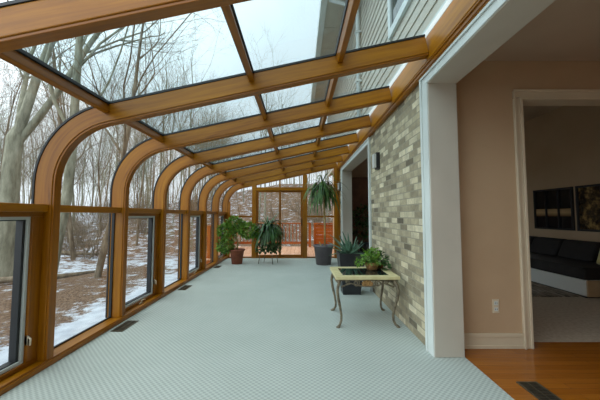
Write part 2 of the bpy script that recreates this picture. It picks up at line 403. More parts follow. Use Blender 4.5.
for z in (-.026, .026):
    k = MB(); k.box(-.016, -.0065, z-.016, .016, -.0035, z+.016); s_ = k.build('socket', M['white'], o, bevel=.002)
    k = MB(); k.box(-.009, -.0075, z-.006, -.006, -.006, z+.008); k.box(.006, -.0075, z-.006, .009, -.006, z+.008); k.build('slot', M['black'], s_)

# ------------------------------------------------------------------ curved timber frame
RY = [-.53, .42, 1.28, 2.33, 3.29, 4.25, 5.20, 6.16, 7.10, 8.05]
rib_labels = {
 1.28: 'nearest honey pine roof rafter crossing the top left of the room', 2.33: 'first full curved pine rib, its post nearest the camera by the open window',
 3.29: 'second full curved pine rib standing right of the first tall fixed pane', 4.25: 'third curved pine rib, just right of the second crank window',
 5.20: 'fourth curved pine rib, counted from the nearest full rib', 6.16: 'fifth curved pine rib, left of the last crank window',
 7.10: 'last free-standing curved pine rib before the glazed end wall', 8.05: 'farthest curved pine rib, framing the glazed end wall',
 .42: 'curved pine rib just in front of the camera position', -.53: 'curved pine rib behind the camera position'}
for y in RY[2:]:
    o = empty('curved_rib', (0, y, 0), 0, rib_labels[y], 'beam', 'curved pine ribs of the sunroom')
    sweep(MB(), 0, .135, 0, .08).build('timber', M['wood'], o, bevel=.004)
    sweep(MB(), -.016, 0, .006, .074).build('cap_strip', M['wood_dk'], o, bevel=.003)
    sweep(MB(), .1355, .151, -.006, .086, TS).build('gasket', M['gasket'], o)
# roof glazing, one bay each: panes, purlins
PUR = [-1.50, -.36, .345]
def slope_pt(x, d):
    k = (x-(XC+R*math.cos(PI/2+SL)))/(XB-(XC+R*math.cos(PI/2+SL))); return pt(2+k, d)
def slope_box(mb, x, w, d0, d1, y0, y1):
    c = Vector((math.cos(SL), math.sin(SL))); n = Vector((-math.sin(SL), math.cos(SL)))
    p = Vector((x, ZB+(x-XB)*math.tan(SL)))
    q = [p+c*a+n*b for a, b in ((-w/2, d0), (w/2, d0), (w/2, d1), (-w/2, d1))]
    P = [(q[0].x, y0, q[0].y), (q[1].x, y0, q[1].y), (q[1].x, y1, q[1].y), (q[0].x, y1, q[0].y), (q[3].x, y0, q[3].y), (q[2].x, y0, q[2].y), (q[2].x, y1, q[2].y), (q[3].x, y1, q[3].y)]
    return mb.hexa(P)
for i in range(2, len(RY)-1):
    y0 = RY[i]+.08; y1 = RY[i+1]
    o = empty('ceiling_glazing', (0, 0, 0), kind='structure')
    for x in PUR:
        p = slope_box(MB(), x, .042, .068, .134, y0, y1).build('purlin', M['wood_dk'], o, bevel=.004)
        slope_box(MB(), x+(.006 if x > 0 else -.0)+.0, .066, .1345, .157, y0-.01, y1+.01).build('gasket', M['gasket'], p)
    b = MB(); b2 = MB()
    # curved eave pane
    ts = [.87+.13*k/2 for k in range(3)]+[1+k/12 for k in range(1, 13)]
    sweep(b2, .151, .156, y0-.03, y1+.03, ts); b2.build('curved_pane', M['glass'], o)
    xs = [XC+R*math.cos(PI/2+SL)]+PUR[1:]+[XB]
    for k in range(3):
        q = MB(); xa, xb = xs[k]+(.004 if k else 0), xs[k+1]-.004; slope_box(q, (xa+xb)/2, (xb-xa)/math.cos(SL), .158, .163, y0-.03, y1+.03); q.build('roof_pane', M['roof_glass'], o)
# wall plate beam along the brick wall
t = struct('trim_4', MB().box(XB, RY[2]-1.5, 2.40, XWALL-.001, YEND+.08, 2.60), M['wood'], bevel=.004)
k = MB(); k.box(1.06, RY[2]-1.5, 2.355, XWALL-.001, YEND, 2.40); k.box(1.05, RY[2]-1.5, 2.385, 1.07, YEND, 2.41); k.box(1.066, RY[2]-1.5, 2.345, XWALL-.001, YEND, 2.358)
k.build('moulding', M['wood_dk'], t, bevel=.004)
# sill
t = struct('trim_5', MB().box(-2.05, RY[2]-1.5, .001, XI+.012, YEND, .045), M['wood'], bevel=.004)
k = MB(); k.box(XI+.012, RY[2]-1.5, .001, -1.885, YEND-.0, .038); k.box(XI+.01, RY[2]-1.5, .03, -1.893, YEND, .05)
k.build('sill_nosing', M['wood_dk'], t, bevel=.004)
# side windows between ribs
sash_lab = 0
for i in range(2, len(RY)-1):
    y0 = RY[i]+.08; y1 = RY[i+1]; sash = (i % 2 == 0)
    w = MB().box(XI-.12, y0, 1.165, XI-.02, y1, 1.225).build('window_%d' % (i-1), M['wood'], bevel=.004); w['kind'] = 'structure'
    if sash:
        a0, a1 = y0+.06, y1-.09; z0, z1 = .075, 1.135
        k = MB(); k.box(XI-.12, y0, .045, XI-.05, y1, .078); k.box(XI-.12, y0, 1.13, XI-.05, y1, 1.166)
        k.box(XI-.12, y0, .078, XI-.05, a0, 1.13); k.box(XI-.12, a1, .078, XI-.05, y1, 1.13)
        k.build('wooden_frame', M['wood_dk'], w, bevel=.003)
        s_ = MB(); r = .026
        X0, X1 = XI-.105, XI-.07
        s_.box(X0, a0, z0, X1, a1, z0+r); s_.box(X0, a0, z1-r, X1, a1, z1); s_.box(X0, a0, z0+r, X1, a0+r, z1-r); s_.box(X0, a1-r, z0+r, X1, a1, z1-r)
        sa = s_.build('sash', M['alu'], w, bevel=.003)
        g = MB(); r2 = r+.022
        X0, X1 = XI-.135, XI-.085
        g.box(X0, a0+r, z0+r, X1, a1-r, z0+r+.008); g.box(X0, a0+r, z1-r-.008, X1, a1-r, z1-r); g.box(X0, a0+r, z0+r, X1, a0+r2, z1-r); g.box(X0, a1-r2, z0+r, X1, a1-r, z1-r)
        g.build('black_spacer', M['gasket'], sa)
        MB().box(XI-.12, a0+r, z0+r, XI-.114, a1-r, z1-r).build('pane', M['glass'], sa)
        yc = (a0+a1)/2
        c = MB(); c.box(XI-.055, yc-.03, .046, XI-.03, yc+.03, .062); c.tube([(XI-.045, yc, .06), (XI-.03, yc+.01, .085), (XI-.02, yc+.04, .09), (XI-.018, yc+.07, .075)], .006, 8)
        c.build('crank_handle', M['trimw'], w, True)
        c = MB(); c.box(XI-.07, a1+.0, .20, XI-.05, a1+.016, .27); c.tube([(XI-.055, a1+.008, .26), (XI-.03, a1+.004, .245), (XI-.028, a1-.0, .2)], .006, 8)
        c.build('latch', M['trimw'], w, True)
    else:
        MB().box(XI-.11, y0, .045, XI-.104, y1, 1.166).build('pane', M['glass'], w)
        g = MB(); g.box(XI-.116, y0, .045, XI-.098, y0+.012, 1.166); g.box(XI-.116, y1-.012, .045, XI-.088, y1, 1.166); g.box(XI-.116, y0, .045, XI-.098, y1, .055)
        g.build('gasket', M['gasket'], w)
# ------------------------------------------------------------------ glazed end wall
def ztop(x): return ZB+(x-XB)*math.tan(SL)
EY0, EY1 = YEND+.01, YEND+.075
def P(x, y): # pixel position on the end plane to room metres
    return ((x-299)/300*YEND, H-(y-215)/300*YEND)
w = empty('window_8', kind='structure')
k = MB(); k.box(XI, EY0, 0, XI+.07, EY1, 1.5); k.build('corner_post', M['wood'], w, bevel=.004)
k = MB(); k.box(XI+.07, EY0, 1.08, -1.26, EY1, 1.13); k.build('rail', M['wood_dk'], w, bevel=.004)
k = MB(); k.box(XI+.07, EY0, 0, -1.26, EY1, .035); k.build('bottom_rail', M['wood_dk'], w, bevel=.004)
def pane(parent, poly, y=YEND+.045, m='glass'):
    q = MB(); n = len(poly); q.v += [(x, y, z) for x, z in poly]+[(x, y+.006, z) for x, z in poly]
    q.quad(list(range(n))); q.quad(list(reversed(range(n, 2*n))))
    for i in range(n): q.quad([i, (i+1) % n+0, (i+1) % n+n, i+n])
    return q.build('pane', M[m], parent)
def under(x): return (ztop(x) if x > -1.53 else ZA+math.sqrt(max(0, R*R-(min(x, XC)-XC)**2)))+.02
xs = [XI+.01+(.66)*i/10 for i in range(11)]
pane(w, [(xs[0], .03)]+[(xs[-1], .03)]+[(x, under(x)) for x in reversed(xs)])
w = empty('door_2', kind='structure')
HT = 1.80
k = MB(); k.box(-1.26, EY0-.03, 0, -1.14, EY1, under(-1.2)-.03); k.build('door_post', M['wood'], w, bevel=.004)
k = MB(); k.box(.10, EY0-.03, 0, .22, EY1, under(.16)-.04); k.build('door_post', M['wood'], w, bevel=.004)
k = MB(); k.box(-1.26, EY0-.035, HT, .22, EY1, HT+.085); k.build('header', M['wood'], w, bevel=.004)
k = MB(); k.box(-1.14, EY0-.02, 0, .10, EY1, .03); k.build('threshold', M['wood_dk'], w, bevel=.004)
for nm, a, b, yy in (('sliding_panel', -1.14, -.48, EY0-.012), ('sliding_panel', -.54, .10, EY0+.026)):
    k = MB(); k.box(a, yy, .03, a+.055, yy+.034, HT); k.box(b-.055, yy, .03, b, yy+.034, HT); k.box(a+.055, yy, .03, b-.055, yy+.034, .085); k.box(a+.055, yy, HT-.05, b-.055, yy+.034, HT)
    pn = k.build(nm, M['wood_dk'], w, bevel=.003)
    pane(pn, [(a+.05, .08), (b-.05, .08), (b-.05, HT-.045), (a+.05, HT-.045)], yy+.014)
MB().box(.065, EY0-.03, .85, .085, EY0-.0, 1.05).build('pull_handle', M['black'], w, bevel=.004)
w = empty('window_9', kind='structure')
k = MB(); k.box(-.535, EY0, HT+.085, -.495, EY1, under(-.51)-.03); k.build('mullion', M['wood'], w, bevel=.003)
pane(w, [(-1.14, HT+.08), (.1, HT+.08), (.1, under(.1)), (-1.14, under(-1.14))])
w = empty('window_10', kind='structure')
k = MB(); k.box(.94, EY0-.03, 0, 1.04, EY1, 2.44); k.build('corner_post', M['wood'], w, bevel=.004)
for z in (1.08, HT+.01): MB().box(.22, EY0, z, .94, EY1, z+.045).build('rail', M['wood_dk'], w, bevel=.003)
MB().box(.22, EY0, 0, .94, EY1, .035).build('bottom_rail', M['wood_dk'], w, bevel=.003)
pane(w, [(.22, .03), (.94, .03), (.94, under(.94)), (.22, under(.22))])
struct('trim_6', MB().box(1.04, EY0, 0, XWALL, EY1, 2.44), M['wood'])

# ------------------------------------------------------------------ house outside above the brick wall
k = MB(); z = 2.62; n = 0
while z < 5.05:
    z2 = z+.125
    k.hexa([(XWALL-.0, -2.5, z), (XWALL+.1, -2.5, z), (XWALL+.1, 11.5, z), (XWALL-.0, 11.5, z), (XWALL+.012, -2.5, z2), (XWALL+.1, -2.5, z2), (XWALL+.1, 11.5, z2), (XWALL+.012, 11.5, z2)])
    z = z2
struct('wall_siding', k, M['siding'])
struct('wall_upper', MB().box(XWALL+.1, -2.5, 2.66, XWALL+.3, 11.5, 5.1), M['siding'])
struct('trim_7', MB().box(XB+.002, -2.5, 2.605, XWALL+.1, YEND+.1, 2.68), M['white'])
k = MB()
for i in range(18): k.box(.52, -2.5+.78*i, 5.07, XWALL+.3, -2.5+.78*i+.77, 5.085)
sf = struct('trim_8', k, M['siding'])
k = MB(); k.box(.40, -2.5, 5.02, .52, 11.6, 5.2); k.build('gutter', M['white'], sf, bevel=.01)
k = MB(); k.hexa([(.42, -2.5, 5.2), (3.6, -2.5, 6.8), (3.6, 11.6, 6.8), (.42, 11.6, 5.2), (.42, -2.5, 5.3), (3.6, -2.5, 6.9), (3.6, 11.6, 6.9), (.42, 11.6, 5.3)])
struct('trim_9', k, M['taupe'])
w = struct('window_11', MB(), M['white'])
bpy.data.objects.remove(w)
k = MB(); Y0, Y1, Z0, Z1 = 2.4, 3.5, 3.25, 4.55
k.box(XWALL-.03, Y0, Z0, XWALL+.02, Y1, Z0+.09); k.box(XWALL-.03, Y0, Z1-.09, XWALL+.02, Y1, Z1); k.box(XWALL-.03, Y0, Z0+.09, XWALL+.02, Y0+.09, Z1-.09); k.box(XWALL-.03, Y1-.09, Z0+.09, XWALL+.02, Y1, Z1-.09); k.box(XWALL-.02, Y0+.09, 3.86, XWALL+.02, Y1-.09, 3.92)
w = struct('window_11', k, M['white'])
MB().box(XWALL-.01, Y0+.09, Z0+.09, XWALL-.004, Y1-.09, Z1-.09).build('pane', M['black_glass'], w)
o = empty('downspout', (XWALL-.05, 5.2, 2.7), 0, 'pale downspout running down the siding, seen through the roof glass', 'downspout')
k = MB(); k.tube([(0, 0, 0), (0, 0, 2.1), (-.12, 0, 2.22), (-.5, 0, 2.33)], .035, 8); k.build('pipe', M['white'], o, True)
for z in (.8, 1.7): MB().box(-.045, -.05, z, .048, .05, z+.03).build('strap', M['white'], o)

# ------------------------------------------------------------------ terrain outside
def gz(x, y):
    d = max(0, -2.3-x); f = max(0, y-8.3)
    r = math.hypot(d, f)
    z = -.22 - .25*min(1, r/5) + max(0, r-14)*.045
    hill = min(5, max(0, f-5)*.19)
    z += hill*(1 if x >= -2.31 else max(0, 1-(-2.3-x)/26))
    return z + .12*noise.noise(Vector((x*.35, y*.35, 0)))*min(1, r/1.5)
nx, ny = 90, 90; k = MB(); lit = []
xsx = [-2.1-60*(i/nx)**1.9 for i in range(nx+1)]
def gridy(j): return -10+80*(j/ny)
for j in range(ny+1):
    for i in range(nx+1):
        x, y = xsx[i], gridy(j); k.v.append((x, y, gz(x, y)))
        d = -2.1-x; lv = .0
        if 1.0 < d < 6.5: lv = .11*min(1, (d-1.0)/.5)*min(1, (6.5-d)/1.5)
        if d < .9: lv = -.2
        if d > 6.5: lv = .012
        if y > 8.5: lv = .1*min(1, (y-8.5)/5)*max(0, 1-d/22)
        lit.append(lv)
for j in range(ny):
    for i in range(nx):
        a = j*(nx+1)+i; k.quad([a, a+nx+1, a+nx+2, a+1])
o = k.build('ground', M['terrain'], smooth=True); o['kind'] = 'structure'
at_ = o.data.attributes.new('litter', 'FLOAT', 'POINT'); at_.data.foreach_set('value', lit)
k = MB(); lit = []
for j in range(41):
    for i in range(41):
        x = -2.1+42*i/40; y = 8.2+62*j/40; k.v.append((x, y, gz(-2.3, y) if x > -2.1 else gz(x, y))); lit.append(.1)
for j in range(40):
    for i in range(40): a = j*41+i; k.quad([a, a+1, a+42, a+41])
o = k.build('ground_end', M['terrain'], smooth=True); o['kind'] = 'structure'
at_ = o.data.attributes.new('litter', 'FLOAT', 'POINT'); at_.data.foreach_set('value', lit)

# ------------------------------------------------------------------ trees
def perp_dir(d, ang, rnd):
    a = d.orthogonal().normalized(); b = d.cross(a); th = rnd.uniform(0, 2*PI)
    return (d*math.cos(ang)+(a*math.cos(th)+b*math.sin(th))*math.sin(ang)).normalized()
def grow(mb, p, d, length, r, level, rnd, maxl, nside, kids):
    n = [9, 6, 4, 3][min(level, 3)]; pts = [p.copy()]; rs = [r]; q = p.copy(); dd = d.copy()
    rt = r*(.35 if level else .25)
    for i in range(n):
        wob = [.05, .16, .22, .25][min(level, 3)]
        dd = (dd+Vector((rnd.gauss(0, wob), rnd.gauss(0, wob), rnd.gauss(0, wob)*.6+(.05 if level else .01)))).normalized()
        q = q+dd*(length/n); pts.append(q.copy()); rs.append(r+(rt-r)*(i+1)/n)
    mb.tube(pts, rs, nside[min(level, 3)], False)
    if level >= maxl: return
    for c in range(kids[level]):
        t = rnd.uniform(.3 if level == 0 else .15, 1)
        idx = t*n; i0 = min(n-1, int(idx)); fr = idx-i0
        bp = pts[i0].lerp(pts[i0+1], fr); br = (rs[i0]+(rs[i0+1]-rs[i0])*fr)
        bd = (pts[i0+1]-pts[i0]).normalized()
        nd = perp_dir(bd, rnd.uniform(.35, .85), rnd)
        if level == 0: nd = (nd+Vector((0, 0, .35))).normalized()
        grow(mb, bp, nd, length*rnd.uniform(.36, .6)*(1.2-t*.5), max(br*rnd.uniform(.35, .6), .004), level+1, rnd, maxl, nside, kids)
def tree_mesh(seed, h, r, kids=(11, 6, 4), maxl=3, fork=None, m='bark'):
    rnd = random.Random(seed); mb = MB()
    d = Vector((rnd.gauss(0, .04), rnd.gauss(0, .04), 1)).normalized()
    if fork:
        fz, stems = fork
        pts = [Vector((0, 0, -.3)), Vector((.03, 0, fz*.4)), Vector((-.02, 0, fz*.8)), Vector((0, 0, fz)), Vector((.02, .02, fz+.22)), Vector((.03, .03, fz+.4))]
        mb.tube(pts, [r*1.25, r*1.05, r*.95, r*.92, r*.6, r*.15], 10, False)
        for dx, dy, rr, ln in stems:
            grow(mb, Vector((0, 0, fz-.25)), Vector((dx, dy, 1)).normalized(), ln, r*rr, 0, rnd, maxl, (10, 6, 4, 3), kids)
    else:
        grow(mb, Vector((0, 0, -.4)), d, h, r, 0, rnd, maxl, (9, 5, 4, 3), kids)
    me = bpy.data.meshes.new('bare_tree'); me.from_pydata(mb.v, [], mb.f); me.materials.append(M[m]); me.polygons.foreach_set('use_smooth', [True]*len(me.polygons))
    return me
def plant_tree(me, x, y, rz, sc, label, group=None, lean=(0, 0)):
    o = bpy.data.objects.new('bare_tree', me); COL.objects.link(o); o.location = (x, y, gz(x, y) if x < -2.3 else gz(-2.3, y)); o.rotation_euler = (lean[0], lean[1], rz); o.scale = (sc,)*3
    return tag(o, label, 'tree', group)
meshes = [tree_mesh(11+i, h, r, m=('bark' if i % 2 == 0 else 'bark2')) for i, (h, r) in enumerate([(12, .09), (10, .065), (13, .105), (10, .05), (11, .075), (9, .04), (8, .035), (7, .03)])]
# the trees one can single out
hero = tree_mesh(101, 14, .2, kids=(9, 6, 4), fork=(3.7, [(.02, .1, .62, 9), (.42, .25, .5, 8), (-.25, .3, .4, 7)]))
plant_tree(hero, -7.7, 7.9, 0, 1, 'thick forked grey tree trunk seen at the far left, above the open window', None, (0, .04))
t2 = tree_mesh(103, 13, .15, kids=(9, 6, 4))
plant_tree(t2, -5.35, 6.5, 1, .8, 'thick grey trunk leaning right, seen through the first tall fixed pane', None, (0, .06))
t3 = tree_mesh(105, 12, .10, kids=(9, 6, 4), m='bark2')
plant_tree(t3, -4.75, 7.1, 2, .8, 'slender brown trunk leaning right beside the second curved rib', None, (0, .07))
rnd = random.Random(5); placed = [(-7.7, 7.9), (-5.3, 6.5), (-4.7, 7.1)]
cnt = 0
zones = [(90, lambda: (rnd.uniform(-55, -10), rnd.uniform(24, 60))), (84, lambda: (rnd.uniform(-38, -6.5), rnd.uniform(1, 50))), (100, lambda: (rnd.uniform(-14, 9), rnd.uniform(16, 46)))]
for num, fn in zones:
    tries = 0; c = 0
    while c < num and tries < 4000:
        tries += 1; x, y = fn()
        if x > -4.6 and y < 16: continue
        if x/y < -1.15: continue
        if num == 90 and x/y > -.2: continue
        mind = 1.0
        if any(math.hypot(x-a, y-b) < mind for a, b in placed): continue
        placed.append((x, y)); c += 1; cnt += 1
        far = math.hypot(x, y)
        me = rnd.choice(meshes)
        if x > -10 and y > 16: lab, g = 'bare winter tree in the woods beyond the deck, past the glazed end wall', 'bare trees beyond the deck'
        elif far > 20: lab, g = 'distant bare winter tree deep in the snowy woods beside the sunroom', 'distant bare trees in the woods'
        else: lab, g = 'bare winter tree in the near woods outside the curved windows', 'bare trees in the near woods'
        plant_tree(me, x, y, rnd.uniform(0, 6.28), rnd.uniform(.8, 1.15)*(.62 if g == 'bare trees beyond the deck' else 1), lab, g, (rnd.gauss(0, .05), rnd.gauss(0, .05)))
# underbrush
def bush_mesh(seed):
    rnd2 = random.Random(seed); mb = MB()
    for i in range(26):
        d = Vector((rnd2.gauss(0, .5), rnd2.gauss(0, .5), 1)).normalized()
        grow(mb, Vector((rnd2.gauss(0, .25), rnd2.gauss(0, .25), -.1)), d, rnd2.uniform(1, 2.4), .012, 1, rnd2, 2, (4, 4, 3, 3), (0, 5, 0))
    me = bpy.data.meshes.new('bare_shrub'); me.from_pydata(mb.v, [], mb.f); me.materials.append(M['bark2']); return me
bushes = [bush_mesh(i) for i in range(3)]
for i in range(58):
    x = rnd.uniform(-18, -7.5); y = rnd.uniform(6, 30)
    if i > 46: x = rnd.uniform(-4, 8); y = rnd.uniform(15, 24)
    o = bpy.data.objects.new('bare_shrub', bushes[i % 3]); COL.objects.link(o); o.location = (x, y, gz(x, y) if x < -2.3 else gz(-2.3, y)); o.rotation_euler = (0, 0, rnd.uniform(0, 6)); s_ = rnd.uniform(.7, 1.2); o.scale = (s_, s_, s_)
    tag(o, 'leafless twiggy shrub in the snow between the trees' if i <= 46 else 'leafless twiggy shrub behind the deck railing', 'shrub', 'leafless shrubs in the woods' if i <= 46 else 'leafless shrubs behind the deck')
# fallen logs
for (x, y, a, ln, lab) in ((-6.5, 7.4, .5, 2.6, 'dark fallen log lying on the leaf litter below the second crank window'), (-9, 12, -.3, 3.6, 'fallen trunk lying across the snow beyond the second crank window')):
    k = MB(); k.tube([(-ln/2, 0, .06), (-ln/5, .05, .1), (ln/4, -.04, .1), (ln/2, .02, .14)], [.08, .075, .06, .04], 8)
    o = k.build('fallen_log', M['bark2'], smooth=True); o.location = (x, y, gz(x, y)); o.rotation_euler = (0, 0, a); tag(o, lab, 'log')

# ------------------------------------------------------------------ deck
dk = empty('wooden_deck', (0, 8.2, -.05), 0, 'cedar boarded deck outside the glazed end wall', 'deck')
for i in range(34):
    x = -2.6+.145*i; k = MB(); k.box(x, 0, -.03, x+.139, 3.3, 0); k.build('deck_board', M['deckw'], dk, bevel=.003)
k = MB(); k.box(-2.6, .05, -.2, 2.33, .09, -.03); k.box(-2.6, 3.2, -.2, 2.33, 3.25, -.03); k.build('joist', M['deckrail'], dk)
for nm, x0, x1, solid, lab in (('a', -2.55, .45, False, 'cedar deck railing with turned balusters behind the sliding door'), ('b', .55, 2.3, True, 'solid boarded cedar deck railing behind the tall potted palm')):
    y = 11.2; r_ = empty('deck_railing', (x0, y, -.05), 0, lab, 'railing')
    w_ = x1-x0
    MB().box(0, -.02, .86, w_, .12, .9).build('top_rail', M['deckrail'], r_, bevel=.004)
    MB().box(0, .03, .12, w_, .07, .2).build('bottom_rail', M['deckrail'], r_, bevel=.004)
    for px_ in (0, w_/2-.045, w_-.09): MB().box(px_, .005, 0, px_+.09, .095, .86).build('post', M['deckrail'], r_, bevel=.004)
    if solid:
        k = MB()
        for j in range(5): k.box(.09, .035, .2+.13*j, w_-.09, .065, .2+.13*j+.122)
        k.build('board_panel', M['deckrail'], r_)
    else:
        n = int(w_/.13)
        for j in range(n):
            xx = .13*j+.11
            if xx > w_-.12 or abs(xx-(w_/2)) < .07: continue
            k = MB(); k.tube([(xx, .05, .2), (xx, .05, .3), (xx, .05, .42), (xx, .05, .53), (xx, .05, .64), (xx, .05, .76), (xx, .05, .86)], [.018, .013, .022, .012, .022, .013, .018], 6); k.build('baluster', M['deckrail'], r_)
k = MB(); 
# side railing along the left of the deck
r_ = empty('deck_railing', (-2.55, 8.35, -.05), 0, 'side deck railing of orange cedar boards beyond the last side window', 'railing')
MB().box(-.02, 0, .86, .12, 2.8, .9).build('top_rail', M['deckrail'], r_, bevel=.004)
k = MB()
for j in range(6): k.box(.035, .09, .1+.125*j, .065, 2.72, .1+.125*j+.117)
k.build('board_panel', M['deckrail'], r_)
for py in (0, 1.35, 2.71): MB().box(0, py, 0, .09, py+.09, .86).build('post', M['deckrail'], r_, bevel=.004)

# ------------------------------------------------------------------ floor registers
def register(x, y, w_, l_, label, group=None, m='vent', z=0, rim='vent'):
    o = empty('floor_register', (x, y, z), 0, label, 'floor vent', group)
    k = MB(); f = .012
    k.box(-w_/2, -l_/2, 0, w_/2, -l_/2+f, .006); k.box(-w_/2, l_/2-f, 0, w_/2, l_/2, .006); k.box(-w_/2, -l_/2+f, 0, -w_/2+f, l_/2-f, .006); k.box(w_/2-f, -l_/2+f, 0, w_/2, l_/2-f, .006)
    k.build('frame', M[rim], o)
    MB().box(-w_/2+f, -l_/2+f, 0, w_/2-f, l_/2-f, .0015).build('damper', M['black'], o)
    k = MB(); n = int(l_/.016)
    for i in range(1, n): yy = -l_/2+i*l_/n; k.box(-w_/2+f, yy-.0025, .0015, w_/2-f, yy+.0025, .005)
    k.box(-.003, -l_/2+f, .0015, .003, l_/2-f, .0055)
    k.build('louvres', M[m], o)
register(-1.79, 3.17, .12, .30, 'brown metal floor register nearest the camera beside the window sill', 'floor registers along the sill')
register(-1.79, 4.80, .12, .30, 'middle brown floor register beside the window sill', 'floor registers along the sill')
register(-1.79, 6.70, .12, .30, 'farthest brown floor register near the terracotta plant pot', 'floor registers along the sill')
register(1.555, 1.93, .14, .38, 'dark floor register set into the oak hall floor at the carpet edge')

# ------------------------------------------------------------------ side table
TX0, TX1, TY0, TY1, TZ = .375, 1.035, 3.10, 3.70, .515
tb = empty('side_table', ((TX0+TX1)/2, (TY0+TY1)/2, 0), 0, 'square side table with beige stone rim, dark glass inset and scrolled iron legs', 'table')
hx, hy = (TX1-TX0)/2, (TY1-TY0)/2
k = MB(); r = .085
k.box(-hx, -hy, TZ-.032, hx, -hy+r, TZ); k.box(-hx, hy-r, TZ-.032, hx, hy, TZ); k.box(-hx, -hy+r, TZ-.032, -hx+r, hy-r, TZ); k.box(hx-r, -hy+r, TZ-.032, hx, hy-r, TZ)
k.build('stone_rim', M['stone'], tb, bevel=.004)
MB().box(-hx+r, -hy+r, TZ-.014, hx-r, hy-r, TZ-.004).build('glass_inset', M['black_glass'], tb)
def leg(sx_, sy_):
    pr = [(-.03, TZ-.033), (-.012, .46), (.012, .41), (.018, .36), (.006, .28), (-.016, .19), (-.03, .11), (-.028, .06), (-.01, .022), (.012, .01)]
    q = []
    for o_, z in pr:
        c = 1/math.sqrt(2); q.append((sx_*(hx-.035+o_*1.3*c), sy_*(hy-.035+o_*1.3*c), z))
    # smooth by midpoint
    out = [q[0]]
    for a, b in zip(q[:-1], q[1:]): out += [tuple((a[i]*.5+b[i]*.5) for i in range(3)), b]
    k = MB(); k.tube(out, [.0155 if i < 10 else .0125 for i in range(len(out))], 10)
    k.lathe([(.006, 0), (.02, 0), (.022, .008), (.012, .014)], q[-1][0], q[-1][1], 0, 12)
    return k
for a in (-1, 1):
    for b in (-1, 1): leg(a, b).build('leg', M['iron'], tb, True)
def spiral(cx, cz, r0, turns, sgn, y, ax):
    pts = []
    for i in range(26):
        t = i/25; a = sgn*turns*2*PI*t + (PI/2); rr = r0*(1-.78*t)
        u = cx+rr*math.cos(a)*1.0; z = cz+rr*math.sin(a)
        pts.append((u, y, z) if ax == 'x' else (y, u, z))
    return pts
for ax, off, half in (('x', -hy+.04, hx-.06), ('x', hy-.04, hx-.06), ('y', -hx+.04, hy-.06), ('y', hx-.04, hy-.06)):
    f = (lambda u, z: (u, off, z)) if ax == 'x' else (lambda u, z: (off, u, z))
    k = MB(); k.tube([f(-half, TZ-.045), f(half, TZ-.045)], .006, 8)
    for s in (-1, 1):
        k.tube([f(s*half, .40), f(s*half*.8, .425), f(s*half*.62, .44), f(s*half*.4, .42), f(s*half*.15, .41), f(0, .41)], .008, 8)
        k.tube(spiral(s*half*.42, .442, .038, 1.4, s, off, ax), .008, 8)
        k.tube(spiral(s*half*.74, .455, .024, 1.3, -s, off, ax), .007, 8)
    ap = k.build('scroll_apron', M['iron'], tb, True)
    k = MB(); u0 = .05
    pts = [f(u0*math.cos(a)*1.2, .437+.034*math.sin(a)) for a in [i*PI/8 for i in range(16)]]
    b0 = len(k.v); dlt = .006
    for p_ in pts: k.v.append((p_[0], p_[1]-dlt, p_[2]) if ax == 'x' else (p_[0]-dlt, p_[1], p_[2]))
    for p_ in pts: k.v.append((p_[0], p_[1]+dlt, p_[2]) if ax == 'x' else (p_[0]+dlt, p_[1], p_[2]))
    k.quad(list(range(16))); k.quad(list(reversed(range(16, 32))))
    for i in range(16): k.quad([i, (i+1) % 16, (i+1) % 16+16, i+16])
    k.build('medallion', M['wicker'], ap)

# ------------------------------------------------------------------ plants
def pot(name_m, o, r_top, r_bot, h, n=28, sq=False, rim=.02, rot=0):
    k = MB(); k.lathe([(r_bot, 0), (r_bot+(r_top-r_bot)*.9, h*.9), (r_top+rim, h*.9), (r_top+rim, h), (r_top, h), (r_top-.015, h-.05), (.01, h-.05)], 0, 0, 0, n, sq, rot)
    p = k.build('pot', M[name_m], o, not sq, bevel=.004 if sq else 0)
    k = MB(); k.lathe([(.005, h-.06), (r_top-.02, h-.06), (r_top-.02, h-.04), (.005, h-.035)], 0, 0, 0, n, sq, rot); k.build('soil', M['soil'], p)
    return p
rp_ = random.Random(3)
def ball(k, c, rad, n, L_, w_, rn, squash=.85, box=None):
    c = Vector(c)
    for i in range(n):
        d = Vector((rn.gauss(0, 1), rn.gauss(0, 1), rn.gauss(0, 1))).normalized(); rr = rad*(.45+.55*rn.random()**.5)
        p = c+Vector((d.x*rr, d.y*rr, d.z*rr*squash))
        ld = (d+Vector((rn.gauss(0, .5), rn.gauss(0, .5), rn.gauss(-.15, .5)))).normalized()
        if box and (p.x < box): continue
        k.leaf(p, ld, L_*rn.uniform(.7, 1.2), w_*rn.uniform(.7, 1.2), Vector((rn.gauss(0, .5), rn.gauss(0, .5), 1)))
# 1 leafy tree in terracotta pot
o = empty('potted_tree', (-1.46, 7.15, 0), 0, 'bushy green indoor tree with clumped foliage in a terracotta pot', 'plant')
pot('terra', o, .165, .12, .34)
stems = MB(); stems.tube([(0, 0, .28), (.01, 0, .5), (-.03, 0, .72), (-.08, .02, .9)], [.018, .016, .013, .008], 8)
stems.tube([(0, 0, .4), (.12, -.02, .6), (.24, -.02, .75)], [.012, .01, .006], 6); stems.tube([(0, 0, .36), (-.15, -.02, .42), (-.28, -.04, .46)], [.012, .01, .006], 6)
stems.tube([(-.02, 0, .6), (-.18, 0, .72), (-.28, 0, .78)], [.01, .008, .005], 6)
stems.build('stem', M['stem'], o, True)
k = MB()
for c, r, n in (((-.26, -.02, .78), .17, 380), ((-.08, .02, .93), .17, 380), ((.27, -.02, .78), .19, 460), ((.44, 0, .74), .12, 200), ((-.27, -.04, .42), .17, 380), ((.08, 0, .86), .15, 240), ((-.16, -.1, .60), .12, 120)):
    ball(k, c, r*1.15, int(n*1.25), .08, .036, rp_, .8, -.43)
k.build('foliage', M['leaf'], o)
